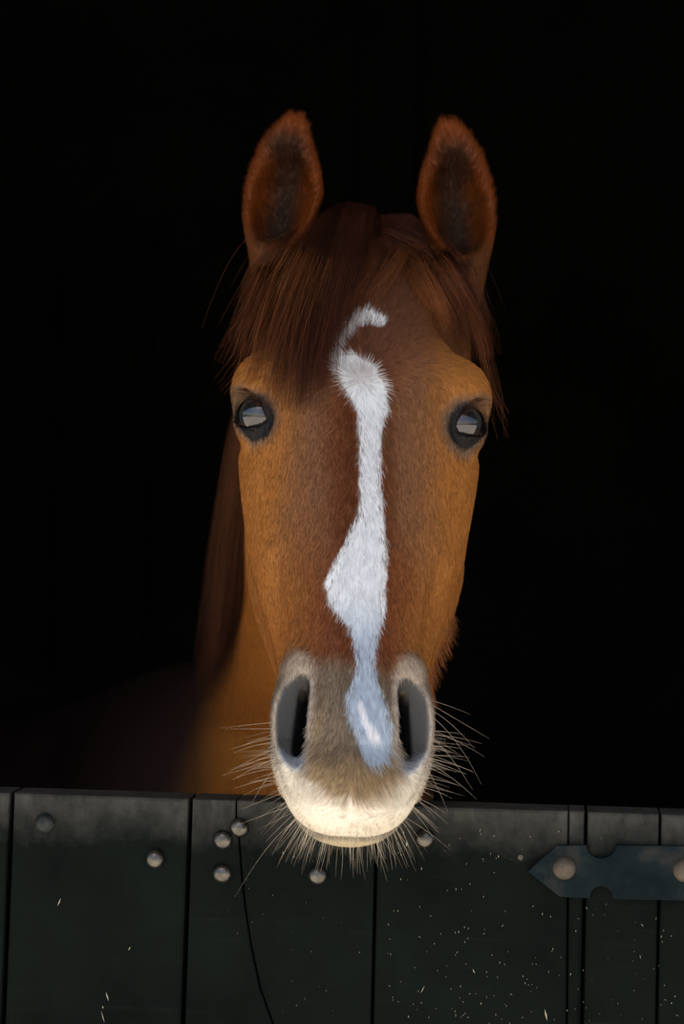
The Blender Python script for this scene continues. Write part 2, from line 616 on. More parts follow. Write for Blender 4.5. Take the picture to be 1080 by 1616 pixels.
def f_head(P, q):
    x = np.abs(q[:, 0])
    qq = np.stack((x, q[:, 1], q[:, 2]), 1).astype(np.float32)
    f = head_core(q)
    # bony orbit and brow
    f = smin(f, ell(qq, (.089, -.045, .012), (.025, .030, .027)), .022)
    # hollow above the eye
    f = smax(f, -ell(qq, (.083, -.045, .078), (.020, .020, .024)), .03)
    # facial crest
    f = smin(f, cone(qq, (.083, -.074, -.040), (.068, -.058, -.145), .010, .006), .035)
    # groove between nose and cheek, and the muscle band running to the nostril
    f = smin(f, cone(qq, (.066, -.050, -.060), (.0485, -.028, -.262), .006, .0085), .018)
    f = smax(f, -cone(qq, (.078, -.030, -.165), (.063, -.036, -.240), .006, .006), .020)
    # nostril wing
    M = frame((.35, .93, -.05), (.05, .04, 1.0))
    f = smin(f, ell(qq, (.0468, -.0345, -.3190), (.052, .0188, .027), M), .014)
    f = smin(f, ell(qq, (.040, -.020, -.275), (.014, .012, .016)), .012)
    f = smax(f, -nostril_carve(q), .0045)
    M = frame((.30, .95, 0), (-.12, 0, 1.0))
    f = smax(f, -ell(qq, (.0415, -.034, -.316), (.0300, .0048, .024), M), .004)
    # upper lip fullness
    f = smin(f, ell(qq, (.016, -.046, -.370), (.032, .036, .031)), .012)
    # chin and lower lip: its own volume, so the mouth shows as a crease
    low = cone(qq, (0, -.100, -.24), (0, -.088, -.345), .036, .036)
    lip = ell(qq, (0, -.089, -.3640), (.047, .026, .034))
    low = smin(low, lip, .01)
    f = smin(f, low, .0018)
    # eyelids, then the opening
    ec = np.array(EYE_C, np.float32)
    d = np.linalg.norm(qq - ec, axis=1)
    f = smin(f, d - (EYE_R + .0036), .010)
    Me = frame(GAZE, (-.45, .52, -.62))
    pe = (qq - ec) @ Me
    a, b, g = pe[:, 0], pe[:, 1], pe[:, 2]
    # almond: lens of two arcs
    A, B = .0262, .0163
    Rr = (A * A + B * B) / (2 * B)
    alm = np.maximum(np.hypot(a, b - (B - Rr)) - Rr, np.hypot(a, b + (B - Rr)) - Rr)
    cut = np.maximum(alm, .002 - g)
    f = smax(f, -cut, .0025)
    sock = d - (EYE_R + .0002)
    f = smax(f, -np.maximum(sock, -g + .0), .001)
    # crease above the upper lid
    return f


def body_sdf(P):
    f = np.full(len(P), 1e3, np.float32)
    rot = lambda p: p
    # neck
    f = smin(f, cone(P, (.015, 2.45, 1.655), (-.005, 2.58, 1.48), .10, .148, 1.6), .02)
    f = smin(f, cone(P, (-.005, 2.58, 1.48), (-.03, 2.78, 1.20), .148, .195, 1.84), .03)
    f = smin(f, cone(P, (-.03, 2.78, 1.20), (-.12, 3.02, 1.05), .195, .27, 1.4), .04)
    c, s = math.cos(R(27)), math.sin(R(27))
    M = np.array(((c, -s, 0), (s, c, 0), (0, 0, 1)), np.float32)       # body axis runs back and to the left
    f = smin(f, ell(P, (-.12, 2.95, .98), (.20, .26, .27), M), .10)
    f = smin(f, ell(P, (-.36, 3.45, .93), (.27, .62, .29), M), .12)
    f = smin(f, ell(P, (-.58, 3.92, 1.00), (.26, .33, .26), M), .12)
    f = smin(f, ell(P, (-.22, 3.15, 1.13), (.10, .26, .14), M), .12)
    legs = []
    for sx in (-1, 1):
        def L(u, v, z):                                                # u along the body, v sideways
            return (-.12 - u * s + v * c, 2.95 + u * c + v * s, z)
        fr = [(L(.06, sx * .12, .86), .10), (L(.03, sx * .115, .66), .062), (L(.02, sx * .11, .44), .040), (L(.02, sx * .11, .25), .026), (L(.02, sx * .11, .14), .031), (L(-.02, sx * .11, .05), .038)]
        hi = [(L(1.05, sx * .13, .90), .14), (L(.98, sx * .135, .70), .095), (L(1.20, sx * .13, .50), .046), (L(1.17, sx * .125, .27), .028), (L(1.16, sx * .125, .14), .032), (L(1.12, sx * .125, .05), .040)]
        for ch in (fr, hi):
            g = None
            for (a, ra), (b, rb) in zip(ch, ch[1:]):
                d = cone(P, a, b, ra, rb)
                g = d if g is None else smin(g, d, .02)
            f = smin(f, g, .06)
    f = np.maximum(f, .004 - P[:, 2])
    return f


def sdf(P):
    P = np.asarray(P, np.float32)
    f = np.full(len(P), 9.0, np.float32)
    q = to_local(P)
    nb = (P[:, 1] > 2.22)
    if nb.any(): f[nb] = body_sdf(P[nb])
    nh = (np.abs(q[:, 0]) < .22) & (q[:, 1] > -.40) & (q[:, 1] < .12) & (q[:, 2] > -.50) & (q[:, 2] < .36)
    if nh.any():
        fh = f_head(P[nh], q[nh])
        f[nh] = smin(f[nh], fh, .05)
    for s in (-1, 1):
        base, M, L_ = EARS[s]
        e = (P - base) @ M
        ne = (np.abs(e[:, 0]) < .09) & (e[:, 1] > -.12) & (e[:, 1] < .22) & (np.abs(e[:, 2]) < .10)
        if ne.any():
            f[ne] = smin(f[ne], ear_sdf(P[ne], s), .014)
    return f


def surface_nets(fn, lo, hi, h, B=8):
    lo = np.array(lo, np.float32)
    nbk = np.ceil((np.array(hi) - lo) / (h * B)).astype(int)
    I = np.stack(np.meshgrid(*[np.arange(n) for n in nbk], indexing='ij'), -1).reshape(-1, 3)
    cen = lo + (I + .5) * h * B
    fc = np.concatenate([fn(c) for c in np.array_split(cen, max(1, len(cen) // 100000))])
    act = I[np.abs(fc) < h * B * .87 * 1.35 + .004]
    loc = np.stack(np.meshgrid(*[np.arange(B + 1)] * 3, indexing='ij'), -1).reshape(-1, 3)
    D = (nbk * B + 2).astype(np.int64)
    key = lambda a: (a[..., 0] * D[1] + a[..., 1]) * D[2] + a[..., 2]
    Kv, Pv, Ec, Ed, Es = [], [], [], [], []
    cor = np.array([(i, j, k) for i in (0, 1) for j in (0, 1) for k in (0, 1)])
    edges = [(a, b) for a in range(8) for b in range(a + 1, 8) if np.abs(cor[a] - cor[b]).sum() == 1]
    for ch in np.array_split(act, max(1, len(act) // 150)):
        g = ch[:, None, :] * B + loc[None]
        v = fn((lo + g.reshape(-1, 3) * h).astype(np.float32)).reshape(len(ch), B + 1, B + 1, B + 1)
        s = v < 0
        c8 = np.stack([s[:, i:B + i, j:B + j, k:B + k] for i, j, k in cor], -1)
        v8 = np.stack([v[:, i:B + i, j:B + j, k:B + k] for i, j, k in cor], -1)
        m = c8.any(-1) & ~c8.all(-1)
        bi, ci, cj, ck = np.nonzero(m)
        vv = v8[m]
        acc = np.zeros((len(vv), 3)); cnt = np.zeros(len(vv))
        for a, b in edges:
            x = (vv[:, a] < 0) != (vv[:, b] < 0)
            t = vv[:, a] / np.where(x, vv[:, a] - vv[:, b], 1)
            acc += np.where(x[:, None], cor[a] + (cor[b] - cor[a]) * t[:, None], 0)
            cnt += x
        cell = ch[bi] * B + np.stack((ci, cj, ck), -1)
        Kv.append(key(cell)); Pv.append(lo + (cell + acc / cnt[:, None]) * h)
        for d in range(3):
            sl = [slice(0, B)] * 3; s2 = [slice(0, B)] * 3; s2[d] = slice(1, B + 1)
            x = s[(slice(None), *sl)] != s[(slice(None), *s2)]
            bi, ci, cj, ck = np.nonzero(x)
            cell = ch[bi] * B + np.stack((ci, cj, ck), -1)
            Ec.append(cell); Ed.append(np.full(len(cell), d)); Es.append(s[bi, ci, cj, ck])
    K = np.concatenate(Kv); P = np.concatenate(Pv)
    K, ix = np.unique(K, return_index=True); P = P[ix]
    Ec = np.concatenate(Ec); Ed = np.concatenate(Ed); Es = np.concatenate(Es)
    quads = []
    for d in range(3):
        u, w_ = np.eye(3, dtype=int)[(d + 1) % 3], np.eye(3, dtype=int)[(d + 2) % 3]
        m = Ed == d
        c = Ec[m]; sg = Es[m]
        ok = (c >= 1).all(1)
        c = c[ok]; sg = sg[ok]
        q = np.stack([key(c), key(c - u), key(c - u - w_), key(c - w_)], 1)
        ii = np.clip(np.searchsorted(K, q), 0, len(K) - 1)
        good = (K[ii] == q).all(1)
        ii = ii[good]; sg = sg[good]
        ii[~sg] = ii[~sg][:, ::-1]
        quads.append(ii)
    return P.astype(np.float32), np.concatenate(quads)


def grad(fn, P, e=.0008):
    g = np.zeros_like(P)
    for d in range(3):
        o = np.zeros(3, np.float32); o[d] = e
        g[:, d] = (fn(P + o) - fn(P - o)) / (2 * e)
    return g


def project(fn, P, n=2):
    for _ in range(n):
        f = fn(P); g = grad(fn, P)
        g2 = (g * g).sum(1) + 1e-6
        st = np.clip(f / g2, -.003, .003)
        P = P - g * st[:, None]
    return P


def subdivide(P, Q, sel):
    """split the chosen quads in four"""
    keep = Q[~sel]; S = Q[sel]
    e = np.concatenate([np.sort(S[:, [i, (i + 1) % 4]], 1) for i in range(4)])
    ue, inv = np.unique(e[:, 0].astype(np.int64) * len(P) + e[:, 1], return_inverse=True)
    ea, eb = ue // len(P), ue % len(P)
    mid = (P[ea] + P[eb]) / 2
    n0 = len(P)
    inv = inv.reshape(4, -1) + n0
    cen = P[S].mean(1)
    ci = n0 + len(mid) + np.arange(len(S))
    P2 = np.concatenate((P, mid, cen)).astype(np.float32)
    new = [np.stack((S[:, i], inv[i], ci, inv[(i + 3) % 4]), 1) for i in range(4)]
    return P2, np.concatenate([keep] + new)


P, Q = surface_nets(sdf, (-1.05, 1.93, -.02), (.35, 4.45, 2.06), .0042)
qc = P[Q].mean(1)
ql = to_local(qc)
sel = (np.abs(ql[:, 0]) < .16) & (qc[:, 1] < 2.46) & (ql[:, 2] > -.45) & (ql[:, 1] > -.27)
P, Q = subdivide(P, Q, sel)
P = project(sdf, P, 2)
print('horse mesh', len(P), len(Q), int(sel.sum()))


# ------------------------------------------------------------------ coat colours (pigment, plus some painted light and shade)
def face_xw(px, py):
    """local (x, W) of a spot on the flat of the face"""
    d = ray(px, py)
    n = HB @ Vector((0, 1, 0))
    o = Vector((0, 0, CAM_Z))
    t = (O - o).dot(n) / d.dot(n)
    p = HB.transposed() @ (o + d * t - O)
    return p.x, p.z


BL = [(560, 533, 560), (575, 532, 590), (590, 535, 598), (605, 540, 606), (620, 546, 611), (640, 558, 611), (660, 565, 606), (700, 569, 600), (740, 568, 600), (780, 566, 605),
      (820, 560, 609), (860, 545, 611), (890, 526, 612), (920, 515, 612), (950, 517, 611), (970, 533, 608), (990, 552, 602), (1010, 558, 596),
      (1040, 561, 590), (1070, 556, 597), (1100, 544, 610), (1130, 550, 620), (1160, 562, 622), (1185, 571, 613), (1203, 580, 596)]
blz = []
for y_, l_, r_ in BL:
    a_, b_ = face_xw(l_, y_), face_xw(r_, y_)
    blz.append(((a_[1] + b_[1]) / 2, a_[0], b_[0]))
blz = np.array(sorted(blz))
WH = face_xw(568, 597)
STAR = [face_xw(*p) for p in ((598, 503), (585, 497), (572, 503))]
ARM = [face_xw(*p) for p in ((556, 515), (541, 535), (532, 558), (535, 580))]


def hnoise(p, sc, seed=0):
    """cheap smooth value noise, 3-D, range about -1..1"""
    p = p * sc + seed * 17.3
    out = np.zeros(len(p), np.float32)
    for k, (a, b, c) in enumerate(((1.0, 1.7, .6), (-1.3, .8, 1.9), (.5, -1.6, 1.1), (2.1, .3, -1.4))):
        out += np.sin(p[:, 0] * a + p[:, 1] * b + p[:, 2] * c + k * 1.7 + 1.3 * np.sin(p[:, 1] * c - p[:, 2] * a + k))
    return out / 4


def sstep(a, b, x):
    t = np.clip((x - a) / (b - a), 0, 1)
    return t * t * (3 - 2 * t)


def blend(c, col, m):
    return c + (np.array(col, np.float32) - c) * m[:, None]


C_GOLD = (.40, .155, .034)
C_RED = (.200, .062, .020)
C_DEEP = (.105, .030, .012)
C_WHITE = (.90, .90, .91)
C_MUZ = (.190, .138, .092)
C_SKIN = (.125, .120, .114)
C_LIP = (.82, .74, .62)
C_TAN = (.42, .29, .15)


def coat(P, fur=False):
    q = to_local(P)
    q[:, 2] = np.where(P[:, 1] > 2.36, np.maximum(q[:, 2], -.15), q[:, 2])     # face markings stop at the throat
    x, V, W = q[:, 0], q[:, 1], q[:, 2]
    ax = np.abs(x)
    n1 = hnoise(q, 38, 1); n2 = hnoise(q, 120, 2)
    # gold on the sides, redder brown on the bridge
    side = sstep(.020, .085, ax + .006 * n1 - V * .15)
    c = np.tile(np.array(C_RED, np.float32), (len(P), 1))
    c = blend(c, C_GOLD, side)
    c = blend(c, C_DEEP, sstep(.03, .12, W + .01 * n1) * sstep(.10, .03, ax) * .55)
    c = blend(c, C_DEEP, sstep(.040, .012, ax) * .45 * sstep(-.30, -.24, W))
    c = blend(c, (.125, .050, .027), sstep(-.03, .05, W + .02 * n1) * sstep(.092, .045, ax) * .8)
    c = blend(c, (.15, .050, .016), sstep(.045, .10, W) * sstep(.03, .06, ax))
    c = blend(c, (.235, .115, .060), sstep(.015, .040, ax + .006 * n1) * sstep(.085, .045, ax + .008 * n1) * sstep(-.22, -.11, W + .02 * n1) * sstep(.05, -.02, W) * .62)  # browner band: coat tone with the cheek's mauve sheen painted in
    # neck and body
    far = sstep(-.22, -.32, V) * sstep(2.30, 2.45, P[:, 1])
    c = blend(c, (.68, .24, .040), far)  # brighter orange: light on the neck painted into its colour
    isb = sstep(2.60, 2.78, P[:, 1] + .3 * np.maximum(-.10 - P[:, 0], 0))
    c = blend(c, (.080, .042, .034), isb)  # the stable's shade painted into the body colour
    # muzzle
    mz = sstep(-.262, -.292, W + .012 * n1 + .10 * (ax - .03) * (W < -.2) * .0 - .02 * sstep(.03, .055, ax)) * sstep(-.14, -.10, V)
    c = blend(c, C_MUZ, mz)
    zl = W * .866 + V * .5
    c = blend(c, C_TAN, sstep(-.300, -.325, zl + .006 * n2) * mz * sstep(.060, .03, ax) * .85)
    c = blend(c, C_TAN, mz * sstep(.012, .004, np.abs(ax - .033 + .2 * (W + .33))) * sstep(-.30, -.33, W) * .4)
    # pale rims of the nostrils
    nc = nostril_carve(q)
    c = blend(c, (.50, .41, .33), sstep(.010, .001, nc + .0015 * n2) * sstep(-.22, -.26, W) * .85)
    c = blend(c, C_SKIN, sstep(.0040, .0010, nc - .0006 * n1 + .0025 * sstep(.055, .064, ax)))
    tw = (W + .322) / .040
    xb = ax + .0075 * np.minimum(tw * tw, 2.5) + .0035 * tw
    c = blend(c, (.016, .016, .016), sstep(.0030, .0008, nc) * sstep(.0520, .0440, xb + .001 * n2) * sstep(-.350, -.325, W))
    slot = ell(np.stack((ax, V, W), 1), (.0415, -.034, -.316), (.0300, .0048, .024), frame((.30, .95, 0), (-.12, 0, 1.0)))
    c = blend(c, (.012, .012, .012), sstep(.0022, .0006, slot) * sstep(-.012, -.018, V))
    c = blend(c, (.40, .42, .46), sstep(.0040, .0, nc) * sstep(-.340, -.352, W + .002 * n2) * .8)
    c = blend(c, (.56, .44, .33), sstep(.017, .006, np.hypot(ax - .0465, (W + .274) * .8) + .002 * n2) * (V > -.06) * sstep(.0, .0015, nc) * .65)  # highlight above each nostril, painted as a pale spot
    # lips
    lipm = sstep(-.336, -.350, zl + .003 * n2 - .55 * np.maximum(ax - .012, 0)) * mz
    c = blend(c, C_LIP, lipm)
    low = sstep(-.068, -.074, V + .25 * (W + .37)) * sstep(-.26, -.31, W)
    c = blend(c, (.20, .17, .125), low * .95)
    c = blend(c, (.50, .41, .26), low * sstep(-.3830, -.3875, zl))
    # white markings
    l = np.interp(W, blz[:, 0], blz[:, 1]); r = np.interp(W, blz[:, 0], blz[:, 2])
    nn = .0016 * n2 + .0016 * n1
    inside = np.minimum(x - l, r - x) + nn
    if fur: inside = inside + rng.normal(0, .0011, len(P))
    m = sstep(-.0008, .0014, inside) * (W > blz[0, 0]) * (W < blz[-1, 0])
    def near(pts, rad):
        d = np.full(len(P), 9.)
        for (a, b) in zip(pts, pts[1:]):
            a = np.array(a); b = np.array(b)
            t = np.clip(((x - a[0]) * (b - a)[0] + (W - a[1]) * (b - a)[1]) / ((b - a) @ (b - a)), 0, 1)
            d = np.minimum(d, np.hypot(x - a[0] - t * (b - a)[0], W - a[1] - t * (b - a)[1]))
        return sstep(rad + .0015, rad - .0015, d + nn)
    m = np.maximum(m, near(STAR, .0075))
    m = np.maximum(m, near([STAR[-1], ARM[0]], .004) * .6)
    m = np.maximum(m, near(ARM, .0048) * .85)
    m = m * (V > -.06) * (1 - .45 * sstep(.020, .004, np.hypot(x - WH[0], W - WH[1] - .004)))
    if fur: m = m * (rng.random(len(P)) < .68 + .4 * sstep(.0, .010, inside))
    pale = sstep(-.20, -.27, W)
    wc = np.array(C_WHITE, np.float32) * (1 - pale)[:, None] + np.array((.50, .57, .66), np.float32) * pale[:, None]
    c = c + (wc - c) * m[:, None]
    sn = near([face_xw(567, 1108), face_xw(577, 1135), face_xw(590, 1158)], .0022) + near([face_xw(588, 1153), face_xw(592, 1160)], .0042)
    c = blend(c, (.88, .86, .88), np.clip(sn, 0, 1))
    # dark skin round the eyes
    qq = np.stack((ax, V, W), 1)
    Me = frame(GAZE, (-.45, .52, -.62))
    pe = (qq - np.array(EYE_C, np.float32)) @ Me
    de = np.hypot(pe[:, 0] / 1.45, pe[:, 1] + 0.002)
    de = de - .008 * sstep(.0, .02, pe[:, 0])
    em = sstep(.0265, .0155, de + .003 * n1) * (pe[:, 2] > -.004)
    c = blend(c, (.13, .092, .068), em * .85)
    c = blend(c, (.012, .010, .010), sstep(.0172, .0145, de) * (pe[:, 2] > -.004))
    # ears: colour darkened to paint in the dimness up there, darker still inside
    for s in (-1, 1):
        base, M, L_ = EARS[s]
        e = (P - base) @ M
        b = e[:, 1]
        ear = (np.abs(e[:, 0]) < .05) & (b > .0) & (b < .2) & (np.abs(e[:, 2]) < .06)
        hw = np.interp(b, EAR_B, EAR_H) + 1e-3
        ra = np.abs(e[:, 0] + np.interp(b, EAR_B, EAR_O)) / hw
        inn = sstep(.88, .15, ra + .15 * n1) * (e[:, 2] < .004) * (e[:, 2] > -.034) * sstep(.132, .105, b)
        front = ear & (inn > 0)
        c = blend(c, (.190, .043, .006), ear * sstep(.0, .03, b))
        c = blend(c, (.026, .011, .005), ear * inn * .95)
    # hooves
    c = blend(c, (.03, .025, .02), (P[:, 2] < .085).astype(np.float32))
    if fur:
        c = c * (1 + (.28 - .20 * sstep(.3, .7, c[:, 2])) * rng.standard_normal(len(P)).astype(np.float32))[:, None].clip(.45, 1.7)
    return np.clip(c, .002, .95)


def mat_coat(name, rough, spec, sheen=0.0):
    m, n, p, N, L = nodes(name)
    a = N.new('ShaderNodeAttribute')
    a.attribute_name = 'coat'
    L.new(a.outputs['Color'], p.inputs['Base Color'])
    p.inputs['Roughness'].default_value = rough
    p.inputs['Specular IOR Level'].default_value = spec
    if sheen:
        p.inputs['Sheen Weight'].default_value = sheen
        p.inputs['Sheen Roughness'].default_value = .4
    if name == 'horse_skin':
        b = N.new('ShaderNodeBump')
        b.inputs['Strength'].default_value = .5
        b.inputs['Distance'].default_value = .0006
        L.new(noise(N, L, 420, 3, .6, stretch=(1.6, 1, .5)).outputs[0], b.inputs['Height'])
        L.new(b.outputs[0], p.inputs['Normal'])
    return m


M_SKIN = mat_coat('horse_skin', .55, .2)
M_FUR = mat_coat('horse_hair', .45, .16)

horse = bpy.data.objects.new('horse', None)
COL.objects.link(horse)
horse.location = (-.12, 2.95, 0)
tag(horse, 'chestnut horse with a white blaze looking out over the green stable door', 'horse')
HI = Matrix.Translation(-Vector(horse.location))


def mesh_np(name, P, Q, mat, parent, off=(0, 0, 0)):
    me = bpy.data.meshes.new(name)
    me.vertices.add(len(P))
    me.vertices.foreach_set('co', (P - np.array(off, np.float32)).astype(np.float32).ravel())
    me.loops.add(Q.size)
    me.loops.foreach_set('vertex_index', Q.astype(np.int32).ravel())
    me.polygons.add(len(Q))
    me.polygons.foreach_set('loop_start', np.arange(0, Q.size, Q.shape[1], dtype=np.int32))
    me.polygons.foreach_set('use_smooth', np.ones(len(Q), bool))
    me.update(calc_edges=True)
    me.validate()
    me.materials.append(mat)
    return link(name, me, parent)


HL = np.array(horse.location, np.float32)
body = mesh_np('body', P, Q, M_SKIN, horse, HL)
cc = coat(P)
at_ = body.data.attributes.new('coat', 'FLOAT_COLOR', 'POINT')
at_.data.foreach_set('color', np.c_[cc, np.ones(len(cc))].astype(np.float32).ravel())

# ------------------------------------------------------------------ eyes
def mat_eye():
    m, n, p, N, L = nodes('horse_eye')
    tc = N.new('ShaderNodeTexCoord')
    sp = N.new('ShaderNodeSeparateXYZ')
    L.new(tc.outputs['Object'], sp.inputs[0])
    r = ramp(N, L, sp.outputs['Z'], [(0, (0, 0, 0)), (1, (1, 1, 1))])
    mr = N.new('ShaderNodeMapRange')
    mr.inputs[1].default_value = .010; mr.inputs[2].default_value = .0225
    L.new(sp.outputs['Z'], mr.inputs[0])
    c = ramp(N, L, mr.outputs[0], [(0, (.05, .035, .03)), (.35, (.016, .008, .005)), (.62, (.030, .016, .010)), (.72, (.006, .006, .008)), (1, (.004, .005, .007))])
    L.new(c.outputs[0], p.inputs['Base Color'])
    p.inputs['Roughness'].default_value = .04
    p.inputs['Specular IOR Level'].default_value = .5
    p.inputs['Coat Weight'].default_value = 1.0
    p.inputs['Coat Roughness'].default_value = .02
    p.inputs['Coat IOR'].default_value = 1.5
    return m


M_EYE = mat_eye()
for s in (-1, 1):
    bm = bmesh.new()
    bmesh.ops.create_uvsphere(bm, u_segments=48, v_segments=32, radius=EYE_R)
    for v in bm.verts:                                           # cornea bulges a little
        t = max(0, v.co.z / EYE_R)
        v.co.z *= 1 + .06 * t**3
    c = to_world(np.array([[EYE_C[0] * s, EYE_C[1], EYE_C[2]]]))[0]
    g = HB @ Vector((GAZE[0] * s, GAZE[1], GAZE[2]))
    o = obj('eye', bm, M_EYE, horse, smooth=True)
    o.location = Vector(c.tolist()) - horse.location
    o.rotation_euler = g.to_track_quat('Z', 'Y').to_euler()
    tag(o, 'dark shining eye')


# ------------------------------------------------------------------ hair
def hair(name, pts, rad, mat, col=None):
    """pts (n, k, 3) world; rad (n, k) or (k,)"""
    n, k, _ = pts.shape
    cu = bpy.data.hair_curves.new(name)
    cu.add_curves([k] * n)
    pp = (pts - HL).astype(np.float32)
    cu.attributes['position'].data.foreach_set('vector', pp.ravel())
    ra = cu.attributes.get('radius') or cu.attributes.new('radius', 'FLOAT', 'POINT')
    rr = np.broadcast_to(rad, (n, k)).astype(np.float32)
    ra.data.foreach_set('value', np.ascontiguousarray(rr).ravel())
    if col is not None:
        ca = cu.attributes.new('coat', 'FLOAT_COLOR', 'CURVE')
        ca.data.foreach_set('color', np.c_[col, np.ones(n)].astype(np.float32).ravel())
    cu.materials.append(mat)
    o = link(name, cu, horse)
    return tag(o, kind='stuff')


def sample_surface(n, wfun):
    tri = np.concatenate((Q[:, [0, 1, 2]], Q[:, [0, 2, 3]]))
    a, b, c = P[tri[:, 0]], P[tri[:, 1]], P[tri[:, 2]]
    nr = np.cross(b - a, c - a)
    ar = np.linalg.norm(nr, axis=1) / 2
    cen = (a + b + c) / 3
    nn = nr / (2 * ar[:, None] + 1e-12)
    wt = ar * wfun(cen, nn)
    cs = np.cumsum(wt); cs /= cs[-1]
    i = np.searchsorted(cs, rng.random(n))
    u, v = rng.random(n), rng.random(n)
    fl = u + v > 1
    u[fl] = 1 - u[fl]; v[fl] = 1 - v[fl]
    p = a[i] + (b[i] - a[i]) * u[:, None] + (c[i] - a[i]) * v[:, None]
    return p.astype(np.float32)


def eye_mask(q):
    qq = np.stack((np.abs(q[:, 0]), q[:, 1], q[:, 2]), 1)
    pe = (qq - np.array(EYE_C, np.float32)) @ frame(GAZE, (-.45, .52, -.62))
    return np.hypot(pe[:, 0] / 1.3, pe[:, 1])


def w_fur(cen, nn):
    q = to_local(cen)
    cv = np.array((0, 0, CAM_Z)) - cen
    cv /= np.linalg.norm(cv, axis=1)[:, None]
    fac = (nn * cv).sum(1)
    w_ = np.where(fac > -.25, 1.0, .0)
    w_ *= (cen[:, 1] < 2.75) & (cen[:, 2] > 1.0)
    w_ *= eye_mask(q) > .0170
    w_ *= 1 + 1.2 * (nostril_carve(q) < .002) * 0
    w_ = np.where(nostril_carve(q) < .0005, .7, w_)
    w_ = np.where(cen[:, 1] > 2.47, w_ * .5, w_)
    return w_


def flow(P, q):
    """lie of the coat, in local coordinates"""
    x, V, W = q[:, 0], q[:, 1], q[:, 2]
    dx, dw = x - WH[0], W - WH[1]
    r = np.hypot(dx, dw) + 1e-4
    rad = np.stack((dx / r, np.zeros_like(r), dw / r), 1)
    down = np.stack((np.sign(x) * .10 + x * 1.0, -.15 * np.ones_like(r) * sstep(.05, .1, np.abs(x)), -np.ones_like(r)), 1)
    k = sstep(.012, .06, r)
    k = np.where(dw > 0, k * sstep(.06, -.03, dw) * 1.0, k)
    d = rad * (1 - k)[:, None] + down * k[:, None]
    # upper forehead runs up and outward; muzzle fans outward
    mz = sstep(-.30, -.36, W)
    fan = np.stack((x * 22, .5 * np.ones_like(x), -.8 * np.ones_like(x)), 1)
    d = d * (1 - mz)[:, None] + fan * mz[:, None]
    return d


def coat_fur(n, lmul=1.0):
    p = sample_surface(n, w_fur)
    g = grad(sdf, p)
    nr = g / (np.linalg.norm(g, axis=1)[:, None] + 1e-9)
    q = to_local(p)
    d = flow(p, q) @ HBn.T
    isneck = p[:, 1] > 2.45
    ln = np.full(n, .0062)
    ear = np.zeros(n, bool)
    for s in (-1, 1):
        base, M, L_ = EARS[s]
        e = (p - base) @ M
        m = (np.abs(e[:, 0]) < .05) & (e[:, 1] > .005) & (e[:, 1] < .2) & (np.abs(e[:, 2]) < .06)
        ear |= m
        ux = M[:, 1] * .55
        dd = ux[None] + (M[:, 0][None] * (np.clip(e[:, 0] / .02, -1, 1) * .45)[:, None]) - M[:, 2][None] * -.15
        d[m] = dd[m]
    ln[ear] = .0075
    jaw = (q[:, 1] < -.09) & (q[:, 2] < -.12) & (q[:, 2] > -.26)
    ln[jaw] *= 1.9
    W, V = q[:, 2], q[:, 1]
    zl = W * .866 + V * .5
    tan = (zl < -.30) & (zl > -.35)
    ln[tan] *= 1.35
    blz_in = (np.abs(q[:, 0] - np.interp(W, blz[:, 0], (blz[:, 1] + blz[:, 2]) / 2)) < .02) & (q[:, 1] > -.05)
    ln[blz_in] *= 1.5
    lip = (zl < -.345)
    ln[lip] *= .6
    ln[nostril_carve(q) < .002] *= .45
    low = (V + .25 * (W + .37) < -.072) & (W < -.28)
    ln[low] *= .9
    rim = eye_mask(q) < .022
    ln[rim] *= .6
    ln *= rng.uniform(.6, 1.25, n) * lmul
    d = d - nr * (d * nr).sum(1)[:, None]
    d /= np.linalg.norm(d, axis=1)[:, None] + 1e-9
    nz = np.stack([hnoise(p, 260, 5 + k) for k in range(3)], 1) * .22 + rng.normal(0, .14, (n, 3))
    d = d + nz
    d = d - nr * (d * nr).sum(1)[:, None]
    d /= np.linalg.norm(d, axis=1)[:, None] + 1e-9
    lift = rng.uniform(.14, .34, n)
    lift[ear] += .15
    lift[tan] += .25
    lift[jaw] += .12
    k = np.array([0, .34, .68, 1.0])
    pts = (p[:, None] + d[:, None] * (k[None, :, None] * ln[:, None, None])
           + nr[:, None] * ((k * (1 - .35 * k))[None, :, None] * (ln * lift)[:, None, None]) - nr[:, None] * .0003)
    rad = .000115 * np.array([1, .9, .65, .15])
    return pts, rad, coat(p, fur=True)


pts, rad, col = coat_fur(FUR_N := 330000)
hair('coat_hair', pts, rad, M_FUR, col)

# sight-line helper: a spot of the photograph on the horse's own surface
vs = P[Q].mean(1)
near_faces = Q[(vs[:, 1] < 2.62)]
bvh = BVHTree.FromPolygons(P.tolist(), near_faces.tolist())


def on_horse(px, py, off=.004, y=None):
    d = ray(px, py)
    o = Vector((0, 0, CAM_Z))
    if y is None:
        h = bvh.ray_cast(o, d.normalized())
        if h[0] is None: return None
        return h[0] + h[1] * off
    return at(px, py, y)


def spline(pts, k):
    pts = np.array(pts, float)
    s = np.r_[0, np.cumsum(np.linalg.norm(np.diff(pts, axis=0), axis=1))]
    return cubic(s / s[-1], pts, np.linspace(0, 1, k))


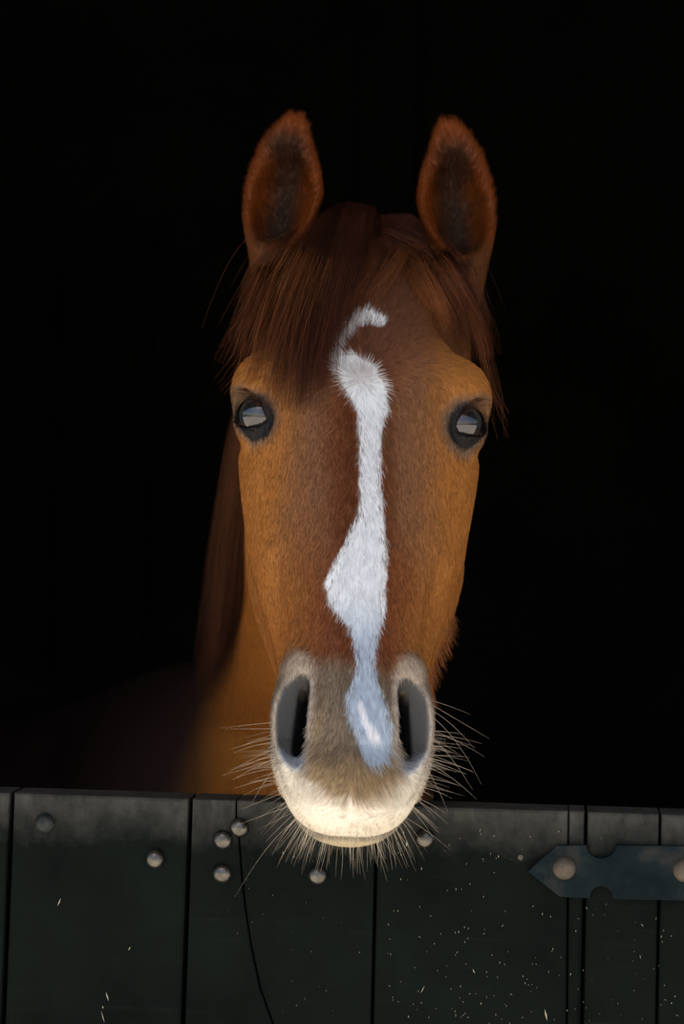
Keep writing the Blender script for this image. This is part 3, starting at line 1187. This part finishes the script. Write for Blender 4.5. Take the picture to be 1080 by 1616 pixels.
def strands(name, guides, mat, k=12, thick=.00011):
    """guides: (list of world points, count, spread at root, spread at tip, colour, clumps)"""
    PT, RD, CO = [], [], []
    for pts, cnt, s0, s1, col, ncl in guides:
        base = spline(pts, k)
        t = np.linspace(0, 1, k)
        tang = np.gradient(base, axis=0)
        tang /= np.linalg.norm(tang, axis=1)[:, None]
        run = base[-1] - base[k // 3]
        side = np.cross(run, (0, -1, 0)); side /= np.linalg.norm(side) + 1e-9
        side = np.tile(side, (k, 1))
        out = np.cross(side, tang)
        out /= np.linalg.norm(out, axis=1)[:, None] + 1e-9
        if out[k // 2][1] > 0: out = -out
        for c in range(ncl):
            u0 = float(np.clip(rng.normal(0, 1), -1.5, 1.5)); phs = rng.uniform(0, 6.3); am = rng.uniform(.3, 1.0)
            m = max(1, cnt // ncl)
            u = u0 + rng.normal(0, .30, m)
            v = rng.normal(0, .5, m)
            L_ = rng.uniform(.50, 1.06, m)
            tt = t[None] * L_[:, None]
            idx = np.clip(tt * (k - 1), 0, k - 1.001)
            i0 = idx.astype(int); fr = (idx - i0)[..., None]
            b = base[i0] * (1 - fr) + base[np.minimum(i0 + 1, k - 1)] * fr
            sd = side[i0]; ou = out[i0]
            sp = (s0 + (s1 - s0) * tt) * np.clip(.35 + tt * 3, 0, 1)
            wav = np.sin(tt * rng.uniform(3, 8) + phs) * am * .0060 * tt
            jit = np.cumsum(rng.normal(0, .0006, (m, k)), 1)
            pt = b + sd * ((u[:, None] * sp) + wav + jit)[..., None] + ou * (np.abs(v)[:, None] * .0035 * (.4 + tt))[..., None]
            PT.append(pt)
            RD.append(np.tile(thick * np.interp(t, [0, .6, 1], [1, .9, .25]), (m, 1)))
            cc_ = np.array(col) * rng.uniform(.5, 1.6) * rng.uniform(.7, 1.4, m)[:, None]
            CO.append(cc_)
    return hair(name, np.concatenate(PT), np.concatenate(RD), mat, np.concatenate(CO))


def G(pxs, off=.006, cnt=120, s0=.004, s1=.012, col=(.085, .024, .011), ncl=10, root=None):
    w3 = []
    if len(pxs[0]) == 2:
        w3.append(at(pxs[0][0], pxs[0][1] + 22, 2.42))
    for i, q in enumerate(pxs):
        if len(q) == 3:
            w3.append(at(*q)); continue
        h = on_horse(q[0], q[1], off)
        if h is None:
            h = at(q[0], q[1], w3[-1].y - .01) if w3 else at(q[0], q[1], 2.40)
        w3.append(h)
    return (w3, cnt, s0, s1, col, ncl)


DK = (.060, .018, .010)
MD = (.105, .032, .013)
LT = (.19, .062, .020)
fore = [
    G([(600, 350), (640, 372), (682, 415), (715, 475), (735, 535)], .006, 900, .015, .014, DK, 26),
    G([(615, 352), (660, 385), (700, 425), (728, 475), (748, 530)], .006, 600, .010, .010, MD, 18),
    G([(590, 350), (620, 368), (660, 400), (695, 440), (715, 490)], .006, 500, .010, .012, DK, 16),
    G([(540, 352), (500, 378), (460, 420), (425, 470), (400, 530)], .006, 700, .012, .012, MD, 20),
    G([(530, 355), (490, 378), (450, 405), (420, 440), (402, 480)], .006, 500, .008, .010, MD, 16),
    G([(575, 348), (540, 385), (500, 440), (470, 520), (440, 590)], .010, 260, .020, .030, LT, 60),
    G([(575, 348), (560, 385), (530, 440), (505, 520), (490, 610)], .011, 260, .018, .030, LT, 60),
    G([(590, 348), (620, 385), (650, 430), (680, 480), (700, 540)], .008, 120, .014, .020, LT, 30),
    G([(520, 372), (472, 412), (432, 478), (398, 535), (373, 585)], .005, 500, .005, .012, MD, 16),
    G([(530, 362), (490, 400), (452, 480), (424, 555), (408, 615)], .005, 700, .006, .012, MD, 18),
    G([(540, 358), (506, 400), (477, 490), (460, 580), (450, 650)], .006, 800, .006, .012, DK, 20),
    G([(550, 353), (522, 400), (502, 480), (488, 570), (482, 655)], .008, 900, .006, .010, DK, 20),
    G([(560, 350), (540, 400), (524, 470), (512, 550), (505, 625)], .009, 900, .006, .009, DK, 20),
    G([(572, 349), (558, 400), (545, 450), (530, 515), (521, 590)], .009, 600, .006, .007, DK, 16),
    G([(583, 350), (572, 390), (565, 430), (552, 480), (533, 540)], .009, 500, .006, .006, DK, 14),
    G([(592, 352), (592, 390), (600, 425), (582, 465), (556, 505)], .010, 260, .005, .005, MD, 8),
    G([(605, 354), (622, 385), (628, 420), (606, 455), (575, 485)], .010, 220, .005, .004, LT, 7),
    G([(610, 356), (640, 395), (656, 440), (676, 485), (700, 530)], .006, 300, .005, .006, LT, 8),
    G([(620, 358), (655, 398), (690, 450), (724, 515), (748, 570)], .006, 500, .006, .009, MD, 14),
    G([(632, 364), (672, 400), (712, 445), (740, 505), (758, 575)], .006, 450, .006, .008, MD, 12),
    G([(600, 350), (630, 370), (668, 405), (700, 450), (728, 500)], .007, 400, .008, .010, DK, 12),
    G([(560, 352), (580, 380), (600, 400), (640, 420), (660, 460)], .006, 300, .010, .012, DK, 10),
    G([(545, 352), (520, 375), (480, 400), (440, 440), (405, 500)], .005, 300, .008, .012, MD, 10),
    # loose wisps past the edge of the face
    G([(735, 470, 2.27), (752, 530, 2.24), (770, 590, 2.22), (787, 640, 2.21), (801, 692, 2.21)], 0, 26, .002, .004, LT, 5),
    G([(740, 490, 2.27), (758, 545, 2.25), (772, 595, 2.24), (778, 640, 2.23), (792, 670, 2.23)], 0, 16, .002, .005, LT, 4),
    G([(405, 490, 2.28), (385, 530, 2.26), (372, 570, 2.25), (356, 598, 2.25), (342, 618, 2.25)], 0, 10, .002, .005, LT, 3),
    G([(398, 500, 2.3), (380, 520, 2.3), (370, 540, 2.3), (362, 560, 2.3)], 0, 14, .002, .006, LT, 4),
]
tag(strands('forelock', fore, M_FUR, 14, .00013), 'dark red-brown forelock swept to the left of the forehead', kind='stuff')

mane = []
for i in range(26):
    t = i / 25
    x0, y0, z0 = .005 - .09 * t, 2.53 + .60 * t, 1.70 - .38 * t
    # falls over the left side of the neck
    mane.append(([Vector((x0 + .01, y0, z0 + .0)), Vector((x0 - .055, y0 + .0, z0 - .02)), Vector((-.090 - .09 * t * t, y0 + .03, z0 - .08)),
                  Vector((-.112 - .12 * t * t, y0 + .06, z0 - .19)), Vector((-.130 - .15 * t * t, y0 + .08, z0 - .36))],
                 330, .007, .011, (.085, .030, .015) if i % 3 else (.14, .050, .020), 12))
tag(strands('mane', mane, M_FUR, 12, .00020), 'dark mane falling down the left side of the neck', kind='stuff')

# ------------------------------------------------------------------ whiskers, chin beard, lashes
WP, WR, WC = [], [], []


def whisk(p, d, ln, droop, col, th=.000092, k=9):
    t = np.linspace(0, 1, k)[:, None]
    p = np.array(p); d = np.array(d) / np.linalg.norm(d)
    cur = np.array((rng.normal(0, .12), rng.normal(0, .1), -droop))
    WP.append(p + (d * t + cur * t**2 * .5) * ln)
    WR.append(th * np.interp(t[:, 0], [0, .5, 1], [1, .8, .2]))
    WC.append(col)


WHC = (.62, .50, .36)
n_w = 0
for i in range(900):
    if n_w > 230: break
    if rng.random() < .5:
        px, py = rng.uniform(462, 645), rng.uniform(1296, 1320)
    else:
        sd = rng.choice([-1, 1])
        py = rng.uniform(1150, 1310)
        px = 555 + sd * np.interp(py, [1150, 1215, 1260, 1310], [122, 112, 96, 62]) * rng.uniform(.93, 1.0)
    h = bvh.ray_cast(Vector((0, 0, CAM_Z)), ray(px, py).normalized())
    if h[0] is None or h[0].y > 2.13: continue
    n_w += 1
    p = h[0]
    c = (px - 555) / 100
    lowf = np.clip((py - 1230) / 80, 0, 1)
    d = Vector((c * (1.25 - .5 * lowf), -.30, -.10 - 1.1 * lowf)) + Vector(rng.normal(0, .16, 3).tolist())
    ln = rng.uniform(.011, .033) * (1.25 if py < 1290 else 1)
    col = np.array(WHC) * rng.uniform(.6, 1.2)
    whisk(p, d, ln, rng.uniform(.0, .5), col)
LONG = [((432, 1140), (-1, -.2, -.10), .042, .05), ((435, 1150), (-1, -.1, -.02), .038, .0), ((437, 1180), (-.9, -.1, -.40), .045, .2), ((438, 1190), (-.9, -.1, -.30), .040, .0),
        ((442, 1195), (-1, -.1, -.36), .046, .0), ((440, 1205), (-.7, -.1, -.8), .034, .5), ((678, 1110), (1, -.1, -.55), .058, .0), ((680, 1120), (1, -.1, -.5), .040, .7), ((681, 1130), (.8, -.1, -.6), .058, .7),
        ((679, 1160), (.8, -.1, -.7), .048, .5), ((677, 1150), (1, -.1, -.35), .05, .2), ((676, 1190), (1, -.1, -.3), .036, .2), ((670, 1200), (1, -.1, -.5), .05, .3),
        ((672, 1210), (.6, -.1, -.9), .04, .2), ((474, 1290), (-.9, -.3, -.5), .055, 1.3), ((478, 1297), (-.6, -.3, -.8), .035, .4), ((464, 1270), (-1, -.3, -.32), .045, .15),
        ((540, 1318), (.1, -.3, -1), .036, 0), ((590, 1315), (.3, -.3, -1), .040, 0), ((625, 1306), (.5, -.3, -1), .036, .2), ((516, 1316), (-.25, -.3, -1), .034, 0),
        ((640, 1290), (1, -.3, -.5), .040, .3), ((664, 1100), (1, -.1, -.25), .045, .1)]
for (px, py), d, ln, dr in LONG:
    h = bvh.ray_cast(Vector((0, 0, CAM_Z)), ray(px, py).normalized())
    p = h[0] if (h[0] is not None and h[0].y < 2.15) else at(px, py, 2.03)
    whisk(p, d, ln, dr, np.array(WHC) * (.9 if px < 555 else .8), .000105, 12)
# bristly hairs on the face
for px, py, dx, dz in ((512, 690, .6, .5), (632, 700, .3, -.6), (372, 1130, 0, 0)):
    h = bvh.ray_cast(Vector((0, 0, CAM_Z)), ray(px, py).normalized())
    if h[0] is None or dx == 0: continue
    whisk(h[0], (dx, -.3, dz), .016, 0, np.array((.45, .2, .07)), .0001)
mx = max(len(a) for a in WP)
WP2 = np.stack([spline(a, 12) if len(a) != 12 else a for a in WP])
WR2 = np.stack([np.interp(np.linspace(0, 1, 12), np.linspace(0, 1, len(r)), r) for r in WR])
tag(hair('whiskers', WP2, WR2, M_FUR, np.array(WC)), 'long pale whiskers round the muzzle and chin', kind='stuff')

# ragged hair under the right of the jaw
WP, WR, WC = [], [], []
for i in range(420):
    t = rng.random()
    px = 715 - 30 * t + rng.normal(0, 3); py = 960 + 130 * t
    h = None
    for dxp in range(0, 60, 4):
        h = bvh.ray_cast(Vector((0, 0, CAM_Z)), ray(px - dxp, py).normalized())
        if h[0] is not None and h[0].y < 2.4: break
    if h is None or h[0] is None: continue
    whisk(h[0], (.35 + rng.normal(0, .1), 0, -1), rng.uniform(.010, .024), -.1, np.array((.30, .10, .03)) * rng.uniform(.5, 1.4), .00012, 8)
tag(hair('jaw_hair', np.stack(WP), np.stack(WR), M_FUR, np.array(WC)), 'ragged reddish hair along the jaw', kind='stuff')

# lashes
WP, WR, WC = [], [], []
Me = frame(GAZE, (-.45, .52, -.62))
for s in (-1, 1):
    for i in range(60):
        t = rng.uniform(-.8, .75)
        a = .0195 * t
        sg = -1
        # upper lid is the side with larger W
        up = Me[2, 1]
        b = np.sign(up) * .0175 * (1 - t * t)
        q = np.array(EYE_C) + Me @ np.array([a, b, math.sqrt(max(0, (EYE_R + .003)**2 - a * a - b * b))])
        d = Me @ np.array([rng.normal(-.3, .2), np.sign(up) * .35, .9]) + np.array((.25, 0, -.35))
        q[0] *= s; d[0] *= s
        pw = to_world(q[None])[0]; dw = np.array(d, np.float32) @ HBn.T
        whisk(pw, dw, rng.uniform(.008, .018), .6, np.array((.05, .022, .012)), .00012, 8)
tag(hair('eyelashes', np.stack(WP), np.stack(WR), M_FUR, np.array(WC)), 'dark lashes on the upper eyelids', kind='stuff')
